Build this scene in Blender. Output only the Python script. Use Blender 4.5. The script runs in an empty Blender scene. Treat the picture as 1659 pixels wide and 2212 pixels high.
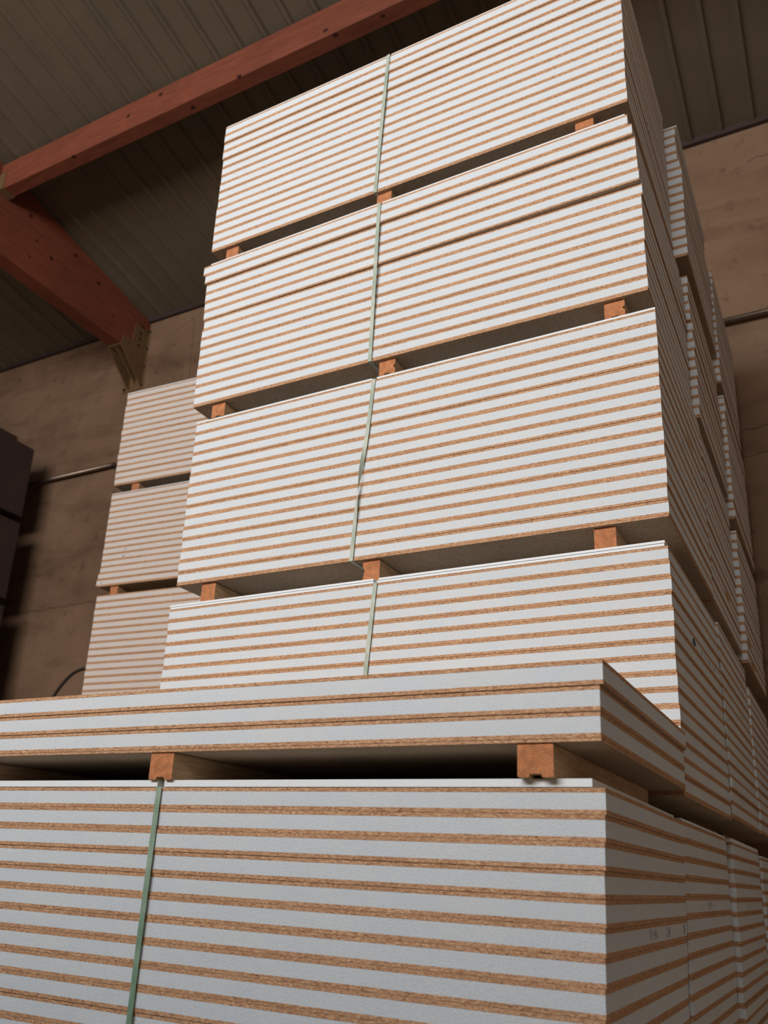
import bpy, bmesh, math, random
from mathutils import Vector, Matrix
random.seed(7)
SC = bpy.context.scene
C = SC.collection

# ------------------------------------------------------------------ camera
cam = bpy.data.objects.new('camera', bpy.data.cameras.new('camera'))
C.objects.link(cam); SC.camera = cam
cam.location = (0.50887, -3.13285, -2.50724)
cam.rotation_euler = (math.radians(108.86172), math.radians(-2.78848), math.radians(28.40632))
cam.data.shift_x = 0.018545; cam.data.shift_y = 0.084396
cam.data.sensor_fit = 'HORIZONTAL'; cam.data.sensor_width = 36.0
cam.data.lens = 36.0 * 1872.452 / 1659.0
cam.data.clip_start = 0.05; cam.data.clip_end = 100
cam.data.dof.use_dof = True
cam.data.dof.focus_distance = 3.1
cam.data.dof.aperture_fstop = 4.2

# ------------------------------------------------------------------ world, lights, exposure
w = bpy.data.worlds.new('world'); SC.world = w; w.use_nodes = True
w.node_tree.nodes['Background'].inputs[0].default_value = (0.62, 0.72, 0.85, 1)
w.node_tree.nodes['Background'].inputs[1].default_value = 0.5
def area(name, loc, rot, sx, sy, power, col):
    l = bpy.data.lights.new(name, 'AREA'); l.shape = 'RECTANGLE'; l.size = sx; l.size_y = sy
    l.energy = power; l.color = col
    o = bpy.data.objects.new(name, l); C.objects.link(o); o.location = loc
    o.rotation_euler = rot; return o
R = math.radians
# daylight through the window band of the front wall: open sky in its upper half, sunlit yard in its lower half
area('sky_daylight', (-2.45, -8.85, 2.7), (R(85), 0, 0), 7.0, 1.4, 330, (0.85, 0.92, 0.98))
area('yard_daylight', (-2.45, -8.85, 1.25), (R(86), 0, 0), 7.0, 1.5, 330, (1.0, 0.875, 0.765))
SC.view_settings.view_transform = 'Standard'; SC.view_settings.look = 'None'
SC.view_settings.gamma = 1; SC.view_settings.use_curve_mapping = False
SC.view_settings.exposure = 0.69

# ------------------------------------------------------------------ material helpers
def mat(name, rough=0.8, spec=0.3, metal=0.0):
    m = bpy.data.materials.new(name); m.use_nodes = True
    nt = m.node_tree; b = nt.nodes['Principled BSDF']
    b.inputs['Roughness'].default_value = rough; b.inputs['Metallic'].default_value = metal
    b.inputs['Specular IOR Level'].default_value = spec
    return m, nt, b
def nd(nt, t, **kw):
    n = nt.nodes.new(t)
    for k, v in kw.items():
        if k in n.inputs.keys() if hasattr(n.inputs, 'keys') else False: n.inputs[k].default_value = v
        else: setattr(n, k, v)
    return n
def coords(nt, scale=(1, 1, 1), rnd=True):
    tc = nt.nodes.new('ShaderNodeTexCoord'); mp = nt.nodes.new('ShaderNodeMapping')
    mp.inputs['Scale'].default_value = scale
    if rnd:
        oi = nt.nodes.new('ShaderNodeObjectInfo'); mu = nt.nodes.new('ShaderNodeVectorMath'); mu.operation = 'SCALE'
        cx = nt.nodes.new('ShaderNodeCombineXYZ')
        for i in range(3): nt.links.new(oi.outputs['Random'], cx.inputs[i])
        nt.links.new(cx.outputs[0], mu.inputs[0]); mu.inputs['Scale'].default_value = 37.0
        ad = nt.nodes.new('ShaderNodeVectorMath'); ad.operation = 'ADD'
        nt.links.new(tc.outputs['Object'], ad.inputs[0]); nt.links.new(mu.outputs[0], ad.inputs[1])
        nt.links.new(ad.outputs[0], mp.inputs['Vector'])
    else:
        nt.links.new(tc.outputs['Object'], mp.inputs['Vector'])
    return mp.outputs[0]
def noise(nt, vec, scale, detail=4, rough=0.55, dist=0.0):
    n = nt.nodes.new('ShaderNodeTexNoise'); n.inputs['Scale'].default_value = scale
    n.inputs['Detail'].default_value = detail; n.inputs['Roughness'].default_value = rough
    n.inputs['Distortion'].default_value = dist
    nt.links.new(vec, n.inputs['Vector']); return n.outputs['Fac']
def ramp(nt, fac, stops, interp='LINEAR'):
    r = nt.nodes.new('ShaderNodeValToRGB'); r.color_ramp.interpolation = interp
    els = r.color_ramp.elements
    while len(els) < len(stops): els.new(0.5)
    for e, (p, c) in zip(els, stops):
        e.position = p; e.color = (c[0], c[1], c[2], 1)
    nt.links.new(fac, r.inputs[0]); return r.outputs[0]
def mix(nt, f, a, b, mode='MIX'):
    m = nt.nodes.new('ShaderNodeMix'); m.data_type = 'RGBA'; m.blend_type = mode
    for sock, v in ((m.inputs[0], f), (m.inputs[6], a), (m.inputs[7], b)):
        if isinstance(v, (int, float)): sock.default_value = v
        elif isinstance(v, tuple): sock.default_value = (v[0], v[1], v[2], 1)
        else: nt.links.new(v, sock)
    return m.outputs[2]
def bump(nt, b, h, strength, dist):
    n = nt.nodes.new('ShaderNodeBump'); n.inputs['Strength'].default_value = strength
    n.inputs['Distance'].default_value = dist
    nt.links.new(h, n.inputs['Height']); nt.links.new(n.outputs[0], b.inputs['Normal'])
def base(nt, b, c): nt.links.new(c, b.inputs['Base Color'])

# white panel core
def core_mat(name='panel_core', lo=(0.62, 0.66, 0.69), hi=(0.72, 0.755, 0.78)):
    m, nt, b = mat(name, 0.85, 0.25)
    v = coords(nt, (1, 1, 1.6)); n1 = noise(nt, v, 210, 5, 0.68); n2 = noise(nt, v, 5, 3)
    c = ramp(nt, n1, [(0.3, lo), (0.62, hi)])
    c2 = ramp(nt, n2, [(0.35, (0.95, 0.97, 1.0)), (0.65, (1, 1, 1))])
    base(nt, b, mix(nt, 1.0, c, c2, 'MULTIPLY'))
    bump(nt, b, n1, 0.9, 0.003); return m
def edge_mat():
    m, nt, b = mat('chipboard_edge', 0.8, 0.25)
    v = coords(nt, (1, 1, 5)); n1 = noise(nt, v, 75, 6, 0.8, 0.6); n2 = noise(nt, v, 150, 4, 0.7); n3 = noise(nt, v, 2.5, 2)
    c = ramp(nt, n1, [(0.34, (0.16, 0.07, 0.035)), (0.44, (0.42, 0.22, 0.12)), (0.54, (0.62, 0.37, 0.21)), (0.66, (0.82, 0.60, 0.38))])
    s = ramp(nt, n2, [(0.37, (0.26, 0.14, 0.11)), (0.45, (1, 1, 1))])
    t = ramp(nt, n3, [(0.35, (0.88, 0.86, 0.84)), (0.65, (1, 1, 1))])
    base(nt, b, mix(nt, 1.0, mix(nt, 0.9, c, s, 'MULTIPLY'), t, 'MULTIPLY'))
    bump(nt, b, n2, 0.6, 0.0012); return m
def face_mat():
    m, nt, b = mat('chipboard_face', 0.7, 0.3)
    v = coords(nt, (1, 1, 1)); n1 = noise(nt, v, 90, 6, 0.75); n2 = noise(nt, v, 2, 3)
    c = ramp(nt, n1, [(0.35, (0.32, 0.22, 0.145)), (0.6, (0.46, 0.34, 0.23))])
    t = ramp(nt, n2, [(0.35, (0.8, 0.8, 0.8)), (0.65, (1, 1, 1))])
    base(nt, b, mix(nt, 1.0, c, t, 'MULTIPLY')); return m
def sheet_mat():
    m, nt, b = mat('cover_sheet_white', 0.6, 0.3)
    v = coords(nt); n = noise(nt, v, 150, 4); base(nt, b, ramp(nt, n, [(0.3, (0.70, 0.74, 0.77)), (0.7, (0.78, 0.81, 0.83))])); return m
def bearer_mats():
    m, nt, b = mat('bearer_end_grain', 0.85, 0.2)
    tc = nt.nodes.new('ShaderNodeTexCoord'); oi = nt.nodes.new('ShaderNodeObjectInfo')
    sub = nt.nodes.new('ShaderNodeVectorMath'); sub.operation = 'SUBTRACT'
    mr = nt.nodes.new('ShaderNodeMapRange'); mr.inputs[3].default_value = -0.03; mr.inputs[4].default_value = 0.03
    nt.links.new(oi.outputs['Random'], mr.inputs[0])
    cx = nt.nodes.new('ShaderNodeCombineXYZ'); nt.links.new(mr.outputs[0], cx.inputs[0]); cx.inputs[2].default_value = -0.012
    nt.links.new(tc.outputs['Object'], sub.inputs[0]); nt.links.new(cx.outputs[0], sub.inputs[1])
    mp = nt.nodes.new('ShaderNodeMapping'); mp.inputs['Scale'].default_value = (1, 0, 1); nt.links.new(sub.outputs[0], mp.inputs[0])
    wv = nt.nodes.new('ShaderNodeTexWave'); wv.wave_type = 'RINGS'; wv.rings_direction = 'SPHERICAL'
    wv.inputs['Scale'].default_value = 62; wv.inputs['Distortion'].default_value = 2.5; wv.inputs['Detail'].default_value = 2; wv.inputs['Detail Scale'].default_value = 1.2
    nt.links.new(mp.outputs[0], wv.inputs['Vector'])
    v = coords(nt); n = noise(nt, v, 40, 4); n2 = noise(nt, v, 300, 3)
    c = ramp(nt, wv.outputs['Fac'], [(0.15, (0.40, 0.15, 0.065)), (0.7, (0.62, 0.28, 0.13))])
    t = ramp(nt, n, [(0.35, (0.72, 0.70, 0.70)), (0.65, (1.05, 1.0, 0.95))])
    s = ramp(nt, n2, [(0.3, (0.7, 0.65, 0.6)), (0.5, (1, 1, 1))])
    base(nt, b, mix(nt, 1.0, mix(nt, 1.0, c, t, 'MULTIPLY'), s, 'MULTIPLY')); bump(nt, b, wv.outputs['Fac'], 0.4, 0.001)
    m2, nt, b = mat('bearer_side_grain', 0.8, 0.25)
    v = coords(nt, (9, 0.8, 9)); n = noise(nt, v, 9, 5, 0.6, 1.0)
    vo = nt.nodes.new('ShaderNodeTexVoronoi'); vo.inputs['Scale'].default_value = 4.5; v3 = coords(nt, (1, 0.7, 1)); nt.links.new(v3, vo.inputs['Vector'])
    k = ramp(nt, vo.outputs['Distance'], [(0.07, (0.28, 0.2, 0.16)), (0.13, (1, 1, 1))])
    c = ramp(nt, n, [(0.3, (0.42, 0.25, 0.13)), (0.7, (0.62, 0.42, 0.25))])
    base(nt, b, mix(nt, 1.0, c, k, 'MULTIPLY')); return m, m2
def strap_mat(name='strap_green', lo=(0.15, 0.25, 0.17), hi=(0.30, 0.39, 0.30)):
    m, nt, b = mat(name, 0.5, 0.3)
    v = coords(nt, (1, 1, 1), False)
    ck = nt.nodes.new('ShaderNodeTexChecker'); ck.inputs['Scale'].default_value = 420; nt.links.new(v, ck.inputs['Vector'])
    n = noise(nt, v, 9, 3)
    base(nt, b, ramp(nt, n, [(0.35, lo), (0.65, hi)]))
    bump(nt, b, ck.outputs['Fac'], 0.35, 0.0004); return m
def beam_mat(name, axis):
    m, nt, b = mat(name, 0.62, 0.3)
    sc = [1, 1, 1]; sc[axis] = 0.12
    v = coords(nt, tuple(s * 6 for s in sc)); n = noise(nt, v, 5, 5, 0.6, 0.5); v0 = coords(nt, (1, 1, 1)); n2 = noise(nt, v0, 1.2, 3)
    sk = [2.6, 2.6, 2.6]; sk[axis] = 2.0
    vo = nt.nodes.new('ShaderNodeTexVoronoi'); vo.inputs['Scale'].default_value = 1.9; nt.links.new(coords(nt, tuple(sk)), vo.inputs['Vector'])
    k = ramp(nt, vo.outputs['Distance'], [(0.07, (0.13, 0.10, 0.10)), (0.13, (1, 1, 1))])
    c = ramp(nt, n, [(0.3, (0.155, 0.046, 0.024)), (0.7, (0.235, 0.070, 0.037))])
    t = ramp(nt, n2, [(0.3, (0.8, 0.78, 0.78)), (0.7, (1.1, 1.0, 1.0))])
    base(nt, b, mix(nt, 1.0, mix(nt, 1.0, c, k, 'MULTIPLY'), t, 'MULTIPLY')); return m
def concrete_mat():
    m, nt, b = mat('wall_concrete', 0.9, 0.2)
    v = coords(nt, (1, 1, 1), False); n = noise(nt, v, 0.9, 5, 0.6, 0.3); n2 = noise(nt, v, 6, 5, 0.65); n3 = noise(nt, v, 90, 3)
    n4 = noise(nt, coords(nt, (0.5, 1, 2.2), False), 1.3, 4, 0.6, 0.4)
    c = ramp(nt, n, [(0.3, (0.165, 0.098, 0.060)), (0.5, (0.225, 0.136, 0.085)), (0.72, (0.27, 0.168, 0.107))])
    t = ramp(nt, n2, [(0.30, (0.72, 0.70, 0.68)), (0.42, (1, 1, 1)), (0.70, (1, 1, 1)), (0.78, (1.15, 1.12, 1.1))])
    u = ramp(nt, n4, [(0.36, (0.78, 0.76, 0.74)), (0.5, (1, 1, 1))])
    f = ramp(nt, n3, [(0.3, (0.9, 0.9, 0.9)), (0.7, (1.03, 1.03, 1.03))])
    c = mix(nt, 1.0, mix(nt, 1.0, mix(nt, 1.0, c, t, 'MULTIPLY'), u, 'MULTIPLY'), f, 'MULTIPLY')
    # small round form-tie marks and pits
    vo = nt.nodes.new('ShaderNodeTexVoronoi'); vo.inputs['Scale'].default_value = 2.3; nt.links.new(v, vo.inputs['Vector'])
    p = ramp(nt, vo.outputs['Distance'], [(0.035, (0.5, 0.46, 0.44)), (0.06, (1, 1, 1))])
    base(nt, b, mix(nt, 1.0, c, p, 'MULTIPLY')); bump(nt, b, n2, 0.25, 0.01); return m
def deck_mat():
    m, nt, b = mat('roof_deck_metal', 0.6, 0.3, 0.0)
    v = coords(nt, (1, 1, 1), False); n = noise(nt, v, 1.4, 4); n2 = noise(nt, v, 60, 3)
    c = ramp(nt, n, [(0.3, (0.112, 0.085, 0.057)), (0.7, (0.142, 0.108, 0.073))])
    base(nt, b, mix(nt, 1.0, c, ramp(nt, n2, [(0.3, (0.92, 0.92, 0.92)), (0.7, (1.05, 1.05, 1.05))]), 'MULTIPLY')); return m
def plain(name, col, rough=0.6, metal=0.0, var=0.15, scale=20, spec=0.3):
    m, nt, b = mat(name, rough, spec, metal)
    n = noise(nt, coords(nt), scale, 4)
    lo = tuple(c * (1 - var) for c in col); hi = tuple(min(1, c * (1 + var)) for c in col)
    base(nt, b, ramp(nt, n, [(0.3, lo), (0.7, hi)])); return m
M = dict(core=core_mat(), warm_lit=core_mat('panel_core_warm_lit', (0.61, 0.55, 0.505), (0.70, 0.635, 0.59)), edge=edge_mat(), face=face_mat(), sheet=sheet_mat(), strap=strap_mat(), pstrap=strap_mat('strap_pale_green', (0.30, 0.37, 0.29), (0.50, 0.54, 0.46)),  # second core: white with warm bounce light mixed into its colour
         beamx=beam_mat('beam_orange_along', 0), beamy=beam_mat('beam_orange_across', 1), conc=concrete_mat(), deck=deck_mat(),
         brack=plain('bracket_yellowed_steel', (0.18, 0.105, 0.05), 0.55, 0.2), bolt=plain('bolt_dark', (0.05, 0.042, 0.038), 0.5, 0.4),
         pipe=plain('pipe_steel', (0.20, 0.15, 0.115), 0.28, 0.75), cable=plain('cable_black', (0.05, 0.04, 0.035), 0.6),
         brown=plain('dark_brown_boards', (0.05, 0.030, 0.026), 0.7, 0, 0.1, 3), floor=plain('floor_concrete', (0.56, 0.49, 0.41), 0.8, 0, 0.2, 2),
         plaster=plain('side_wall_concrete', (0.46, 0.39, 0.32), 0.9, 0, 0.15, 1.2), crack=plain('crack_dark', (0.09, 0.062, 0.045), 0.95),
         pen=plain('pen_blue', (0.045, 0.055, 0.085), 0.7), teal=plain('paint_teal', (0.03, 0.11, 0.15), 0.7), yel=plain('paint_yellow', (0.45, 0.26, 0.05), 0.7),
         line=plain('sheet_joint_blue', (0.18, 0.27, 0.33), 0.7), frame=plain('window_frame_grey', (0.25, 0.25, 0.25), 0.5))
M['bend'], M['bside'] = bearer_mats()

# ------------------------------------------------------------------ mesh helpers
def box(bm, x0, x1, y0, y1, z0, z1, mi=0, top=None, side=None):
    vs = [bm.verts.new(p) for p in ((x0, y0, z0), (x1, y0, z0), (x1, y1, z0), (x0, y1, z0), (x0, y0, z1), (x1, y0, z1), (x1, y1, z1), (x0, y1, z1))]
    fs = []
    for k, idx in enumerate(((0, 3, 2, 1), (4, 5, 6, 7), (0, 1, 5, 4), (1, 2, 6, 5), (2, 3, 7, 6), (3, 0, 4, 7))):
        f = bm.faces.new([vs[i] for i in idx]); f.material_index = mi
        if k < 2 and top is not None: f.material_index = top
        if k in (3, 5) and side is not None: f.material_index = side
        fs.append(f)
    return vs, fs
def prism(bm, pts, axis, a, b, mi=0, end=None):
    """extrude a polygon given in the two other axes (in xyz order) along axis"""
    def P(p, t):
        q = list(p); q.insert(axis, t); return tuple(q)
    lo = [bm.verts.new(P(p, a)) for p in pts]; hi = [bm.verts.new(P(p, b)) for p in pts]
    n = len(pts)
    f0 = bm.faces.new(lo); f1 = bm.faces.new(hi[::-1])
    f0.material_index = f1.material_index = mi if end is None else end
    for i in range(n):
        f = bm.faces.new((lo[i], hi[i], hi[(i + 1) % n], lo[(i + 1) % n])); f.material_index = mi
def tube(bm, pts, r, seg=10, cap=True):
    rings = []
    for i, p in enumerate(pts):
        p = Vector(p); d = (Vector(pts[min(i + 1, len(pts) - 1)]) - Vector(pts[max(i - 1, 0)])).normalized()
        u = d.cross(Vector((0, 0, 1))); u = u.normalized() if u.length > 1e-4 else Vector((1, 0, 0)); v = d.cross(u).normalized()
        rings.append([bm.verts.new(p + (u * math.cos(2 * math.pi * k / seg) + v * math.sin(2 * math.pi * k / seg)) * r) for k in range(seg)])
    for a, b in zip(rings, rings[1:]):
        for k in range(seg): bm.faces.new((a[k], a[(k + 1) % seg], b[(k + 1) % seg], b[k])).smooth = True
    if cap: bm.faces.new(rings[0][::-1]); bm.faces.new(rings[-1])
def mesh(name, bm, mats):
    bmesh.ops.recalc_face_normals(bm, faces=bm.faces)
    me = bpy.data.meshes.new(name); bm.to_mesh(me); bm.free()
    for m in (mats if isinstance(mats, (list, tuple)) else [mats]): me.materials.append(m)
    return me
def obj(name, me, parent=None, loc=None):
    o = bpy.data.objects.new(name, me); C.objects.link(o)
    if parent: o.parent = parent
    if loc: o.location = loc
    return o
def bobj(name, bm, mats, parent=None, loc=None): return obj(name, mesh(name, bm, mats), parent, loc)
def tag(o, label=None, cat=None, group=None, kind=None):
    if label: o['label'] = label
    if cat: o['category'] = cat
    if group: o['group'] = group
    if kind: o['kind'] = kind
    return o
def empty(name, loc, rz=0):
    o = bpy.data.objects.new(name, None); C.objects.link(o); o.location = loc; o.rotation_euler = (0, 0, rz)
    o.empty_display_size = 0.1; return o
def struct(name, bm, mats): return tag(bobj(name, bm, mats), kind='structure')

# ------------------------------------------------------------------ room
YW, ZW, SL, FL = 3.7, 4.045, 0.19, -3.30
XL, XR, YF = -12.0, 5.0, -9.0
def roof_z(y): return ZW + SL * (YW - y)
bm = bmesh.new(); box(bm, XL - .2, XR + .2, YF - .2, YW + .2, FL - 0.15, FL); struct('floor', bm, M['floor'])
bm = bmesh.new(); box(bm, XL - .2, XR + .2, YW, YW + .2, FL, ZW + 0.02); struct('wall_back', bm, M['conc'])
for nm, xa, xb in (('wall_left', XL - .2, XL), ('wall_right', XR, XR + .2)):
    bm = bmesh.new()
    prism(bm, [(YF, FL), (YW, FL), (YW, roof_z(YW)), (YF, roof_z(YF))], 0, xa, xb); struct(nm, bm, M['plaster'])
# front wall with a window band, and an unseen low wall added to keep light off the front stack (both behind the camera)
bm = bmesh.new()
wa, wb, wz0, wz1 = -6.0, 1.1, 0.45, 3.45
zt = roof_z(YF)
for x0, x1, z0, z1 in ((XL, XR, FL, wz0), (XL, wa, wz0, wz1), (wb, XR, wz0, wz1), (XL, XR, wz1, zt)):
    box(bm, x0, x1, YF - .2, YF, z0, z1)
struct('wall_front', bm, M['plaster'])
bm = bmesh.new(); box(bm, -9.0, 2.6, -5.2, -5.0, FL, -0.60); struct('wall_light_blocker', bm, M['plaster'])
bm = bmesh.new()
box(bm, wa, wb, YF - .12, YF - .06, wz0, wz0 + .06); box(bm, wa, wb, YF - .12, YF - .06, wz1 - .06, wz1)
for i in range(7):
    x = wa + (wb - wa) * i / 6; box(bm, x - .03, x + .03, YF - .12, YF - .06, wz0 + .06, wz1 - .06)
struct('window_1', bm, M['frame'])
# roof deck: trapezoidal ribs running down the slope
bm = bmesh.new()
pitch, x = 0.2655, 0.145 - 0.2655 * 46
prof = []
while x < XR + 0.2:
    prof += [(x - 0.075, 0), (x - 0.048, -0.034), (x - 0.014, -0.034), (x + 0.0, 0)]
    x += pitch
va, vb, vc = [], [], []
for px, pz in prof:
    va.append(bm.verts.new((px, YW + .1, roof_z(YW + .1) + pz + .012))); vb.append(bm.verts.new((px, YF - .2, roof_z(YF - .2) + pz + .012)))
for i in range(len(prof) - 1):
    bm.faces.new((va[i], va[i + 1], vb[i + 1], vb[i]))
geo = bmesh.ops.extrude_face_region(bm, geom=list(bm.faces))
for v in [g for g in geo['geom'] if isinstance(g, bmesh.types.BMVert)]: v.co.z += 0.06
struct('ceiling', bm, M['deck'])

bm = bmesh.new(); box(bm, XL, XR, YW - .045, YW, ZW - .045, ZW + .02); struct('trim_1', bm, M['brown'])

# crack lines and scratches on the back wall
def ribbon(bm, pts, wd, axis_n, th=0.0012):
    """flat stroke through 3-D pts lying in the plane with normal axis_n"""
    n = Vector(axis_n); L = []
    for i, p in enumerate(pts):
        p = Vector(p); d = (Vector(pts[min(i + 1, len(pts) - 1)]) - Vector(pts[max(i - 1, 0)])).normalized()
        s = d.cross(n).normalized() * wd * (0.6 + 0.8 * random.random()) / 2
        L.append([bm.verts.new(p - s), bm.verts.new(p + s), bm.verts.new(p + s + n * th), bm.verts.new(p - s + n * th)])
    for a, b in zip(L, L[1:]):
        for k in range(4): bm.faces.new((a[k], a[(k + 1) % 4], b[(k + 1) % 4], b[k]))
    bm.faces.new(L[0]); bm.faces.new(L[-1][::-1])
def wander(x0, z0, x1, z1, n, amp):
    return [(x0 + (x1 - x0) * i / n, YW - 0.0002, z0 + (z1 - z0) * i / n + random.uniform(-amp, amp)) for i in range(n + 1)]
wb_ = bpy.data.objects['wall_back']
for k, (a, b, c, d, n, am, wd) in enumerate(((-9.6, 0.26, -6.4, 0.31, 60, .018, .012), (-9.2, 3.55, -8.3, 3.6, 18, .02, .006), (-6.0, 3.85, -5.96, 3.0, 18, .02, .006),
                        (-6.4, 3.7, -5.8, 3.95, 14, .03, .005), (0.05, 1.0, 1.6, 1.13, 30, .02, .009), (0.0, 0.78, 1.2, 0.9, 20, .02, .006), (0.3, 3.65, 1.4, 3.75, 16, .02, .006))):
    bm = bmesh.new(); ribbon(bm, wander(a, b, c, d, n, am), wd, (0, -1, 0), 0.0015)
    bobj('crack', bm, M['crack'], wb_)

# ------------------------------------------------------------------ roof beams
BX0, BX1, BZ = -6.935, -6.735, 3.455
bm = bmesh.new()
prism(bm, [(YW - 0.01, BZ), (YW - 0.01, roof_z(YW) - .026), (-6.0, roof_z(-6.0) - .026), (-6.0, BZ)], 0, BX0, BX1)
bmesh.ops.bevel(bm, geom=list(bm.edges), offset=0.006, segments=1, affect='EDGES')
tag(bobj('roof_beam', bm, M['beamy']), 'deep orange-stained laminated beam reaching the back wall on a steel bracket', 'beam')
bm = bmesh.new()
pz1 = roof_z(1.44) - .026
box(bm, BX1 + 0.004, XR - .01, 1.30, 1.44, 4.11, pz1)
bmesh.ops.bevel(bm, geom=list(bm.edges), offset=0.005, segments=1, affect='EDGES')
tag(bobj('roof_beam', bm, M['beamx']), 'slimmer orange-stained roof beam crossing under the ribbed ceiling above the tall stack', 'beam')
# hanger shoe of the purlin
t = empty('joist_hanger', (BX1, 1.37, 4.11))
tag(t, 'small yellowed steel hanger holding the crossing beam against the deep beam', 'bracket')
for nm, b_ in (('base_plate', (0.001, 0.10, -.076, .076, -.006, -.001)), ('side_plate', (0.001, 0.10, -.077, -.071, -.001, .20)), ('side_plate', (0.001, 0.10, .071, .077, -.001, .20))):
    bm = bmesh.new(); box(bm, *b_); bobj(nm, bm, M['brack'], t)

# bracket under the beam at the wall
t = empty('beam_bracket', (-6.843, YW, 3.05))
tag(t, 'yellowed steel bracket bolted to the back wall under the deep orange beam', 'bracket')
bm = bmesh.new(); box(bm, -.195, .135, -.010, -.001, 0, .86); bobj('wall_plate', bm, M['brack'], t)
for sx in (BX1 + .002 + 6.843, BX0 - .010 + 6.843):
    bm = bmesh.new()
    prism(bm, [(-.011, .02), (-.06, .05), (-.43, .38), (-.42, .53), (-.27, .55), (-.25, .80), (-.05, .80), (-.011, .76)], 0, sx, sx + .008)
    cp = bobj('cheek_plate', bm, M['brack'], t)
    for zz in (.53, .62, .71):
        bm = bmesh.new(); bmesh.ops.create_cone(bm, cap_ends=True, segments=6, radius1=.016, radius2=.016, depth=.014, matrix=Matrix.Translation((sx + (.015 if sx > 0 else -.007), -.17, zz)) @ Matrix.Rotation(math.pi / 2, 4, 'Y'))
        bobj('bolt', bm, M['bolt'], cp)
bm = bmesh.new(); box(bm, BX0 + 6.843 - .001, BX1 + 6.843 + .001, -.44, -.011, .389, .403); bobj('seat_plate', bm, M['brack'], t)
bm = bmesh.new(); prism(bm, [(-.011, .08), (-.40, .388), (-.011, .388)], 0, -.005, .005); bobj('gusset', bm, M['brack'], t)
for x, z in ((.118, .82), (.118, .57), (.116, .31), (.112, .05), (-.165, .04), (-.170, .31), (-.170, .57)):
    bm = bmesh.new(); bmesh.ops.create_cone(bm, cap_ends=True, segments=6, radius1=.018, radius2=.018, depth=.02, matrix=Matrix.Translation((x, -.020, z)) @ Matrix.Rotation(math.pi / 2, 4, 'X'))
    bobj('bolt', bm, M['bolt'], t)

# wall pipes
for x0, x1, z, lab in ((-11.6, -6.916, 2.02, 'dark steel pipe along the back wall, ending at a clip beside the left-hand stack'),
                       (-2.0, 4.6, 2.025, 'shiny steel pipe along the back wall to the right of the tall stacks')):
    t = empty('wall_pipe', (x0, YW - .06, z)); tag(t, lab, 'pipe')
    bm = bmesh.new(); tube(bm, [(0, 0, 0), (x1 - x0, 0, 0)], .024, 16); bobj('pipe_run', bm, M['pipe'], t)
    for k in range(4):
        xx = (x1 - x0) * (k + .5) / 4 if k < 3 else (x1 - x0 - .02)
        bm = bmesh.new(); box(bm, xx - .012, xx + .012, -.028, .06, -.030, -.024); box(bm, xx - .012, xx + .012, .045, .0595, -.06, .03); box(bm, xx - .012, xx + .012, -.030, -.025, -.030, .012)
        bobj('pipe_clip', bm, M['bolt'], t)
bm = bmesh.new()
tube(bm, [(-7.78, 3.675, -1.7), (-7.62, 3.675, -1.24), (-7.46, 3.675, -.95), (-7.353, 3.675, -.791), (-7.285, 3.675, -.70), (-7.226, 3.675, -.638), (-7.16, 3.675, -.58), (-7.102, 3.675, -.539), (-7.02, 3.675, -.508), (-6.945, 3.675, -.495), (-6.8, 3.675, -.50), (-6.6, 3.675, -.56)], .012, 8)
tag(bobj('wall_cable', bm, M['cable']), 'thin dark cable curving over the back wall beside the left-hand stack', 'cable')

# ------------------------------------------------------------------ panels
W, D, P = 2.382, 1.09, 0.06
TH = 0.0596; SK = 0.0108
def skin_mesh(z0, z1):
    bm = bmesh.new(); vs, fs = box(bm, -W, 0, 0, D, z0, z1, 0, 1)
    bmesh.ops.bevel(bm, geom=list(bm.edges), offset=0.0007, segments=1, affect='EDGES')
    for f in bm.faces: f.material_index = 1 if abs(f.normal.z) > .9 else 0
    return mesh('panel_face', bm, [M['edge'], M['face']])
ME_B = skin_mesh(0, SK); ME_T = skin_mesh(TH - SK, TH)
bm = bmesh.new(); box(bm, -W + .0006, -.0006, .0006, D - .0006, SK, TH - SK)
ME_C = mesh('panel_core', bm, M['core'])
ME_CC = ME_C.copy(); ME_CC.materials.clear(); ME_CC.materials.append(M['warm_lit'])
ORD = ['', 'top', 'second', 'third', 'fourth', 'fifth', 'sixth', 'seventh', 'eighth', 'ninth', 'tenth', 'eleventh', 'twelfth', 'thirteenth', 'fourteenth', 'fifteenth']
BOARDS = []
def make_board():
    r = empty('sandwich_panel', (0, 0, 0))
    obj('core', ME_C, r); obj('top_face', ME_T, r); obj('bottom_face', ME_B, r)
    return r
PROTO = [None]
def board(x, y, z, rz, sz, label, group):
    if PROTO[0] is None: r = PROTO[0] = make_board()
    else:
        r = PROTO[0].copy(); C.objects.link(r)
        for ch in PROTO[0].children:
            if ch.name.split('.')[0] in ('core', 'top_face', 'bottom_face'):
                c = ch.copy(); C.objects.link(c); c.parent = r
    r.location = (x, y, z); r.rotation_euler = (0, 0, rz); r.scale = (1, 1, sz)
    return tag(r, label, 'panel', group)
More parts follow.
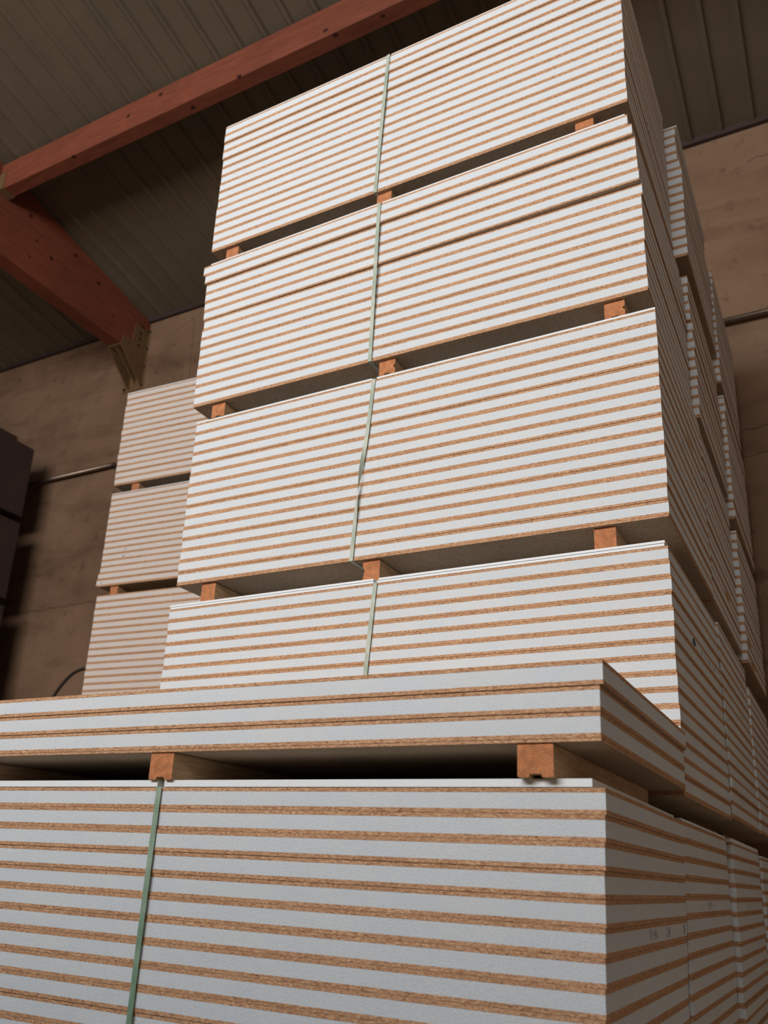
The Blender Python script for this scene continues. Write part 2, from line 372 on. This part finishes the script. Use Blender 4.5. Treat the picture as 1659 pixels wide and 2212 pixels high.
def bearer(x, y, z0, z1, rz, w, label, group, length=D - 0.05, groove=True, chip=0):
    """squared timber running back under a pack; origin at the middle of its front end"""
    h = z1 - z0; a = w / 2
    b_ = 0.003
    pts = [(-a, b_), (-a + b_, 0)]
    if groove: pts += [(-.016, 0), (-.014, .008), (.014, .008), (.016, 0)]
    pts += [(a - b_, 0), (a, b_)]
    if chip == 1: pts += [(a, h * .35), (a - .012, h * .5), (a, h * .68)]
    pts += [(a, h - b_), (a - b_, h), (-a + b_, h)]
    if chip == 2: pts += [(-a, h - b_), (-a, h * .72), (-a + .010, h * .6), (-a + .004, h * .35)]
    else: pts += [(-a, h - b_)]
    bm = bmesh.new(); prism(bm, pts, 1, 0, length, 1, 0)
    o = bobj('timber_bearer', bm, [M['bend'], M['bside']]); o.location = (x, y, z0); o.rotation_euler = (0, 0, rz)
    return tag(o, label, 'timber', group)
def strap(px, py, rz, xt, xb, zt, zb, label, twist=0, bulge=0.002, yt=-.006, yb=-.006, dep=D + 0.02, lab_w=0.019):
    """ribbon closed round the pack; local x of the front run goes from xt (top) to xb (bottom)"""
    t = []
    n = 40
    for i in range(n + 1):
        f = i / n
        tw = 0
        if twist:
            g = min(1, max(0, (f - .30) / .55)); tw = math.pi * (g * g * (3 - 2 * g))
        bl = bulge * math.sin(math.pi * f) * (2.4 if twist else 1)
        t.append((xt + (xb - xt) * f + (0.003 * math.sin(2 * math.pi * f) if twist else 0), yt + (yb - yt) * f - bl - (0.010 * math.sin(tw) if twist else 0), zt + (zb - zt) * f, tw, 0))
    for f in (.02, .3, .6, .98): t.append((xb + 0.03 * f, yb + (dep - yb) * f, zb - .0007, math.pi if twist else 0, 1))
    for i in range(8):
        f = i / 7; t.append((xb + .03 + (xt - xb) * f, dep + .003, zb + (zt - zb) * f, math.pi if twist else 0, 2))
    for f in (.98, .6, .3, .02): t.append((xt + 0.03 * f, yt + (dep - yt) * f, zt + .0007, math.pi if twist else 0, 3))
    bm = bmesh.new(); R_ = []; hw = lab_w / 2; th = .0005
    for x, y, z, tw, ph in t:
        wv = Vector((math.cos(tw), math.sin(tw), 0)) * hw
        nv = {0: Vector((-math.sin(tw), math.cos(tw), 0)), 1: Vector((0, 0, 1)), 2: Vector((0, 1, 0)), 3: Vector((0, 0, 1))}[ph] * th
        if ph in (1, 3) and tw > 3: wv = -Vector((1, 0, 0)) * hw
        c = Vector((x, y, z)); R_.append([bm.verts.new(c - wv - nv), bm.verts.new(c + wv - nv), bm.verts.new(c + wv + nv), bm.verts.new(c - wv + nv)])
    for i in range(len(R_) - 1):
        a, b = R_[i], R_[i + 1]
        for k in range(4): bm.faces.new((a[k], a[(k + 1) % 4], b[(k + 1) % 4], b[k]))
    bm.faces.new(R_[0]); bm.faces.new(R_[-1][::-1])
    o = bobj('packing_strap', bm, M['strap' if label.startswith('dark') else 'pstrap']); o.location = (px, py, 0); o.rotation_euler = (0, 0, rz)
    return tag(o, label, 'strap', 'green packing straps')
def sheet(px, py, rz, z0, z1, notch, label, cut=(0.0, 0.0), lines=False, front=0.0):
    """thin white board lying on top of a pack, notched where the strap passes"""
    x0, x1 = -W + cut[0], -cut[1]; y0 = front
    pts = [(x0, y0), (x1, y0), (x1, D - .01), (x0, D - .01)]
    if notch is not None:
        pts = [(x0, y0), (notch - .013, y0), (notch - .011, y0 + .03), (notch + .011, y0 + .03), (notch + .013, y0), (x1, y0), (x1, D - .01), (x0, D - .01)]
    t = empty('cover_sheet', (px, py, z0), rz)
    tag(t, label, 'cover board', 'white cover boards on the packs')
    def lay(a, b, m_, nm, inset=0):
        bm = bmesh.new(); q = [(x + (inset if x == x0 else -inset if x == x1 else 0), y + (inset if y == y0 else 0)) for x, y in pts]
        prism(bm, q, 2, a, b); bobj(nm, bm, m_, t)
    h = z1 - z0
    if lines:
        lay(0, h * .46, M['sheet'], 'lower_layer', 0.002); lay(h * .46, h * .54, M['line'], 'joint_line', 0.004); lay(h * .54, h, M['sheet'], 'upper_layer')
    else:
        lay(0, h, M['sheet'], 'sheet')
    return t
def base_sheet(px, py, rz, z1, label, th=0.008):
    bm = bmesh.new(); box(bm, -W + .002, -.001, .0, D, 0, th - .0004, 0, 1)
    bmesh.ops.bevel(bm, geom=list(bm.edges), offset=0.0006, segments=1, affect='EDGES')
    for f in bm.faces: f.material_index = 1 if abs(f.normal.z) > .9 else 0
    o = bobj('base_sheet', bm, [M['edge'], M['face']]); o.location = (px, py, z1 - th); o.rotation_euler = (0, 0, rz)
    return tag(o, label, 'base board', 'thin chipboard base sheets under the packs')
PACKS = {}
def pack(key, desc, x, y, rz, ztop, n, pitch=P, off=None, floor_z=None, below=None, bearers=(), cover=None, strapx=None, twist=0, base=True, bw=.085, binset=.02, cdesc=None, cut=(0, 0), jx=.002, jy=.0011, cfront=0.0, crz=0.0, sy=(-.006, -.006)):
    sz = pitch / P
    for k in range(n):
        dx, dy, da = (off or {}).get(k, (0, 0, 0))
        dx += random.gauss(0, jx); dy += random.gauss(0, jy)
        zb = ztop - (k + 1) * pitch
        if n == 3: o_ = ['topmost of', 'middle one of', 'lowest of'][k]
        elif k == n - 1: o_ = 'lowest of'
        else: o_ = 'topmost of' if k == 0 else ORD[k + 1] + ' from top of'
        b = board(x + dx, y + dy, zb, rz + da, sz, '%s-cored panel, %s %s' % ('warm_lit' if key[0] == 'L' else 'white', o_, desc), 'panels in ' + desc)
        if key[0] == 'L':  # left-hand stack: white cores with the warm light painted in
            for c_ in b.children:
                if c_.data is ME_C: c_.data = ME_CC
        BOARDS.append((key, k, b, zb, zb + pitch))
    zb = ztop - n * pitch
    if base:
        base_sheet(x, y, rz, zb - .0002, 'thin brown chipboard sheet under %s' % desc); zb -= .0086
    top = ztop
    ct = cover or 0
    if cover:
        xs = None if strapx is None else strapx[0]
        sheet(x, y, rz + crz, ztop + .0015, ztop + .0015 + cover, xs, 'thin white cover board lying on %s' % desc, cut, key == 'P4', cfront); top = ztop + .0015 + cover
    if strapx:
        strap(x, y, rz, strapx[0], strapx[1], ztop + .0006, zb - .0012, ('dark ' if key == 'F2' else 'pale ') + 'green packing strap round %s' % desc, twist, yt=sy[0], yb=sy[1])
        zb -= .0022
    low = floor_z if floor_z is not None else below
    names = ['left', 'middle', 'right'] if len(bearers) == 3 else ['left', 'right']
    for i, bx_ in enumerate(bearers):
        bearer(x + bx_ * math.cos(rz) - binset * math.sin(rz), y + bx_ * math.sin(rz) + binset, low + .0003, zb, rz, bw, '%s timber bearer under %s' % (names[i], desc), 'timber bearers between the packs', chip=(1 if (key, i) in (('P2', 1), ('P2', 2)) else 2 if (key, i) in (('P3', 1),) else 0))
    PACKS[key] = dict(x=x, y=y, rz=rz, top=top, bot=zb)
    return top

# lowest level first so each pack knows what carries it
TALL = 'the tall stack'
tP5 = pack('P5', 'the floor-level pack of ' + TALL, -.014, .0, 0, -2.292, 15, .0598, floor_z=FL, bearers=(-2.2, -1.2, -.3), cover=.008)
tP4 = pack('P4', 'the fourth pack down ' + TALL, .0115, -.042, -.012, -1.3246, 15, .0588, below=tP5, bearers=(-2.2, -1.25, -.25), cover=.021, strapx=(-1.218, -1.275), cut=(0, .012))
tP3 = pack('P3', 'the third pack down ' + TALL, .0154, -.0037, -.0042, -.2813, 15, .0603, below=tP4, bearers=(-2.189, -1.276, -.245), cover=.009, strapx=(-1.300, -1.367), twist=1, off={k: (0, -.003, 0) for k in range(4)})
o2 = {0: (-.030, -.040, -.010), 1: (-.018, -.038, -.010), 2: (-.006, -.022, -.008), 3: (-.006, -.023, -.008), 4: (-.006, -.023, -.008), 5: (-.004, -.024, -.008)}
tP2 = pack('P2', 'the second pack down ' + TALL, -.004, -.020, 0, .7173, 15, .0600, below=tP3, bearers=(-2.220, -1.214, -.143), cover=.009, strapx=(-1.276, -1.296), off=o2, cut=(.012, .045), cfront=-.036, crz=-.010, sy=(-.034, -.006))
o1 = {0: (0, -.012, 0), 1: (0, -.011, 0), 2: (0, -.008, 0), 3: (0, -.008, 0)}
tP1 = pack('P1', 'the topmost pack of ' + TALL, -.045, .0053, -.003, 1.780, 15, .0608, below=tP2, bearers=(-2.242, -1.255, -.203), cover=.009, strapx=(-1.254, -1.297), off=o1, cfront=-.008, sy=(-.019, -.006))
# low stack in front
FR = 'the low front stack'
tF2 = pack('F2', 'the lower pack of ' + FR, .002, -1.1086, .0125, -2.298, 15, .0599, floor_z=FL, bearers=(-2.25, -1.32, -.15), cover=.019, strapx=(-1.294, -1.298), cut=(0, .020), jx=.001, off={k: (.0075 - .0021 * k, 0, 0) for k in range(15)})
pack('F1', 'the three-panel top pack of ' + FR, .0163, -1.145, -.0018, -2.0085, 3, .0605, below=tF2, bearers=(-2.25, -1.305, -.159), off={0: (.011, -.010, 0), 1: (0, -.004, 0), 2: (-.001, 0, 0)}, bw=.088, binset=.006, jx=.0005)
# second stack behind the tall one
S2 = 'the stack behind the tall one'
t = pack('Q5', 'the floor-level pack of ' + S2, .008, 1.111, 0, -2.304, 15, .0590, floor_z=FL, bearers=(-2.2, -1.2, -.25), cover=.016)
t = pack('Q4', 'the fourth pack down ' + S2, .026, 1.111, 0, -1.312, 15, .0586, below=t, bearers=(-2.2, -1.2, -.25), cover=.009)
t = pack('Q3', 'the third pack down ' + S2, .018, 1.111, 0, -.303, 15, .0594, below=t, bearers=(-2.2, -1.2, -.25), cover=.009)
t = pack('Q2', 'the second pack down ' + S2, .026, 1.111, 0, .668, 15, .0575, below=t, bearers=(-2.2, -1.2, -.25), cover=None, off={k: (-.008, -.012, 0) for k in range(5)})
t = pack('Q1', 'the topmost pack of ' + S2, .030, 1.111, 0, 1.722, 15, .0603, below=t, bearers=(-2.2, -1.2, -.25), cover=.009, off={k: (.004 * (k > 4) - .012 * (k < 4), 0, 0) for k in range(15)})
# rear stack by the wall
S3 = 'the rearmost stack by the wall'
t = pack('R5', 'the floor-level pack of ' + S3, .020, 2.222, 0, -2.328, 15, .0590, floor_z=FL, bearers=(-2.2, -1.2, -.25), cover=.009)
t = pack('R4', 'the fourth pack down ' + S3, .036, 2.222, 0, -1.386, 14, .0575, below=t, bearers=(-2.2, -1.2, -.25))
t = pack('R3', 'the third pack down ' + S3, .048, 2.222, 0, -.428, 14, .0577, below=t, bearers=(-2.2, -1.2, -.25), cover=.009)
t = pack('R2', 'the second pack down ' + S3, .050, 2.222, 0, .517, 15, .0563, below=t, bearers=(-2.2, -1.2, -.25), cover=.009)
t = pack('R1', 'the topmost pack of ' + S3, .046, 2.222, 0, 1.500, 15, .0579, below=t, bearers=(-2.2, -1.2, -.25))
# left-hand stack, partly hidden
S4 = 'the left-hand stack'
LX, LY, LA = -2.550, 1.981, .055
bm = bmesh.new()   # the two packs low down, out of sight behind the front stack
for zt_, zl_ in ((-1.372, -2.33), (-2.33, FL)):
    for k in range(15):
        z0 = zt_ - (k + 1) * .058
        box(bm, -W, 0, 0, D, z0 + .0104, z0 + .0472, 0); box(bm, -W, 0, 0, D, z0, z0 + .0104, 1, 2); box(bm, -W, 0, 0, D, z0 + .0472, z0 + .0576, 1, 2)
    for bxx in (-2.2, -1.2, -.25): box(bm, bxx - .04, bxx + .04, .02, D - .02, zl_, zt_ - .870, 1)
o = bobj('sandwich_panel_packs', bm, [M['warm_lit'], M['edge'], M['face']]); o.location = (LX, LY, 0); o.rotation_euler = (0, 0, LA)
tag(o, 'lower packs of warm-lit white-cored panels at the foot of the left-hand stack', 'panels', kind='stuff')
t = pack('L3', 'the third pack down ' + S4, LX + .010, LY, LA, -.414, 15, .0580, below=-1.372, bearers=(-2.2, -1.2, -.25))
t = pack('L2', 'the second pack down ' + S4, LX, LY, LA, .520, 15, .0563, below=t, bearers=(-2.215, -1.2, -.25), off={13: (-.016, 0, 0), 14: (-.022, 0, 0)}, bw=.08, cover=.006)
t = pack('L1', 'the topmost pack of ' + S4, LX, LY, LA, 1.526, 15, .0609, below=t, bearers=(-2.15, -1.2, -.25), bw=.08, cover=.008)

# ------------------------------------------------------------------ handwriting and paint on panel edges
def on_board(key, k):
    for kk, i, b, z0, z1 in BOARDS:
        if kk == key and i == k: return b
def side_strokes(key, k, y0, strokes, sc, mname='pen', nm='pen_mark', wd=.0022, front=False, zc=.030):
    """strokes in (u,v) units placed on the +X (or front) edge of one panel"""
    b = on_board(key, k); bm = bmesh.new()
    for s in strokes:
        if front: ribbon(bm, [(y0 + u * sc, .0004, zc + v * sc) for u, v in s], wd, (0, -1, 0), .0005)
        else: ribbon(bm, [(-.0008, y0 + u * sc * 2.2, zc + v * sc) for u, v in s], wd, (1, 0, 0), .0008)
    bobj(nm, bm, M[mname], b)
S_4 = [[(-.4, 1), (0, 0), (.4, 1)], [(0, 0), (.05, -1)]]
S_1 = [[(0, .7), (0, -.7)]]
S_43 = [[(.3, 1), (-.3, -.1), (.4, -.1)], [(.3, .6), (.2, -1)]]
S_S = [[(.4, .9), (-.2, .6), (.3, 0), (-.3, -.8), (-.5, -.5)]]
S_8 = [[(0, .1), (-.3, .6), (0, 1), (.3, .6), (0, .1), (-.35, -.5), (0, -1), (.35, -.5), (0, .1)]]
S_A = [[(-.4, -1), (0, 1), (.3, -1)], [(-.3, -.1), (.35, 0)]]
def word(glyphs, gap):
    out = []; u = 0
    for g in glyphs:
        out += [[(u + a, v) for a, v in s] for s in g]; u += gap
    return out
side_strokes('F2', 5, .50, word([S_4, S_1, S_43, S_1], .9), .014)
side_strokes('F2', 5, .74, word([S_S, S_A], 1.2), .014)
side_strokes('F2', 5, 1.04, S_8, .014)
side_strokes('P5', 4, .475, word([S_43, S_4, S_1], 2.0), .014)
side_strokes('P5', 4, .95, word([S_1], 1), .012)
side_strokes('Q5', 4, .43, word([S_1, S_4], 3), .012)
side_strokes('P4', 4, .58, word([S_43, S_1, S_4, S_A], 2.2), .013)
side_strokes('P4', 4, .84, word([S_1, S_S], 2.2), .013)
side_strokes('Q4', 5, .66, word([S_43, S_A], 3), .013)
side_strokes('P3', 6, .45, word([S_43, S_S, S_1], 2.0), .012)
side_strokes('P1', 9, .5, word([S_S, S_43, S_4], 2.0), .012)
side_strokes('Q1', 13, .5, word([S_8, S_4, S_S], 3.0), .013)
side_strokes('L2', 9, -2.14, word([[[(-1, -.6), (.2, 0), (.8, .9), (.4, .2), (-.4, -.4)]], [[(-.6, .4), (.6, .2)]]], .6), .018, front=True)
side_strokes('L2', 10, -2.15, [[(-1, -.8), (0, -.6), (.5, -.2), (1.0, .1)], [(-.6, -1), (-.1, -.2)], [(.1, -1), (.3, -.3)]], .016, front=True, wd=.004)
side_strokes('L2', 14, -2.33, word([S_8, S_8], .9), .008, front=True, wd=.0012)
def blob(key, k, yc, hw, hh, mname):
    b = on_board(key, k); bm = bmesh.new()
    ring = [(yc + math.cos(a) * hw * random.uniform(.75, 1.1), .030 + math.sin(a) * hh * random.uniform(.8, 1.1)) for a in [i * math.pi / 9 for i in range(18)]]
    prism(bm, ring, 0, -.0008, .0004); bobj('paint_mark', bm, M[mname], b)
blob('P4', 4, .40, .035, .017, 'teal')
blob('Q3', 11, .62, .10, .012, 'yel'); blob('R3', 11, .15, .12, .016, 'yel'); blob('R3', 13, .29, .13, .016, 'yel')
blob('P3', 4, .70, .10, .008, 'yel')

# ------------------------------------------------------------------ dark brown packs at the left edge of the picture
BXR, BY1 = -7.90, 3.24
zb = FL
for i, (h, desc) in enumerate(((.42, 'lowest'), (1.03, 'second from floor'), (1.03, 'third from floor'), (1.03, 'fourth from floor'), (1.03, 'just below the top one'), (1.032, 'topmost'))):
    g = .085
    for j, bxx in enumerate((-.30, -2.0)):
        bm = bmesh.new(); box(bm, -.045, .045, 0, 1.6, 0, g - .001); o = bobj('timber_bearer', bm, M['bside'])
        o.location = (BXR + bxx, BY1 - 1.72, zb + .0005)
        tag(o, '%s bearer under the dark brown pack at far left, %s' % (['right', 'left'][j], desc), 'timber', 'timber bearers of the dark pile')
    t = empty('dark_board_pack', (BXR, BY1, zb + g))
    tag(t, 'dark brown board pack by the wall at far left, %s' % desc, 'board pack')
    bm = bmesh.new()
    n_ = 24; hh = h - g - (.05 if i == 5 else 0)
    for k in range(n_):
        e = random.uniform(0, .004); box(bm, -2.4, -e, -1.8, -e, hh * k / n_, hh * (k + 1) / n_ - .0012)
    bobj('boards', bm, M['brown'], t)
    if i == 5:
        bm = bmesh.new(); box(bm, -2.4, -.01, -1.8, -.26, hh, hh + .05); bobj('top_board', bm, M['brown'], t)
    zb += h
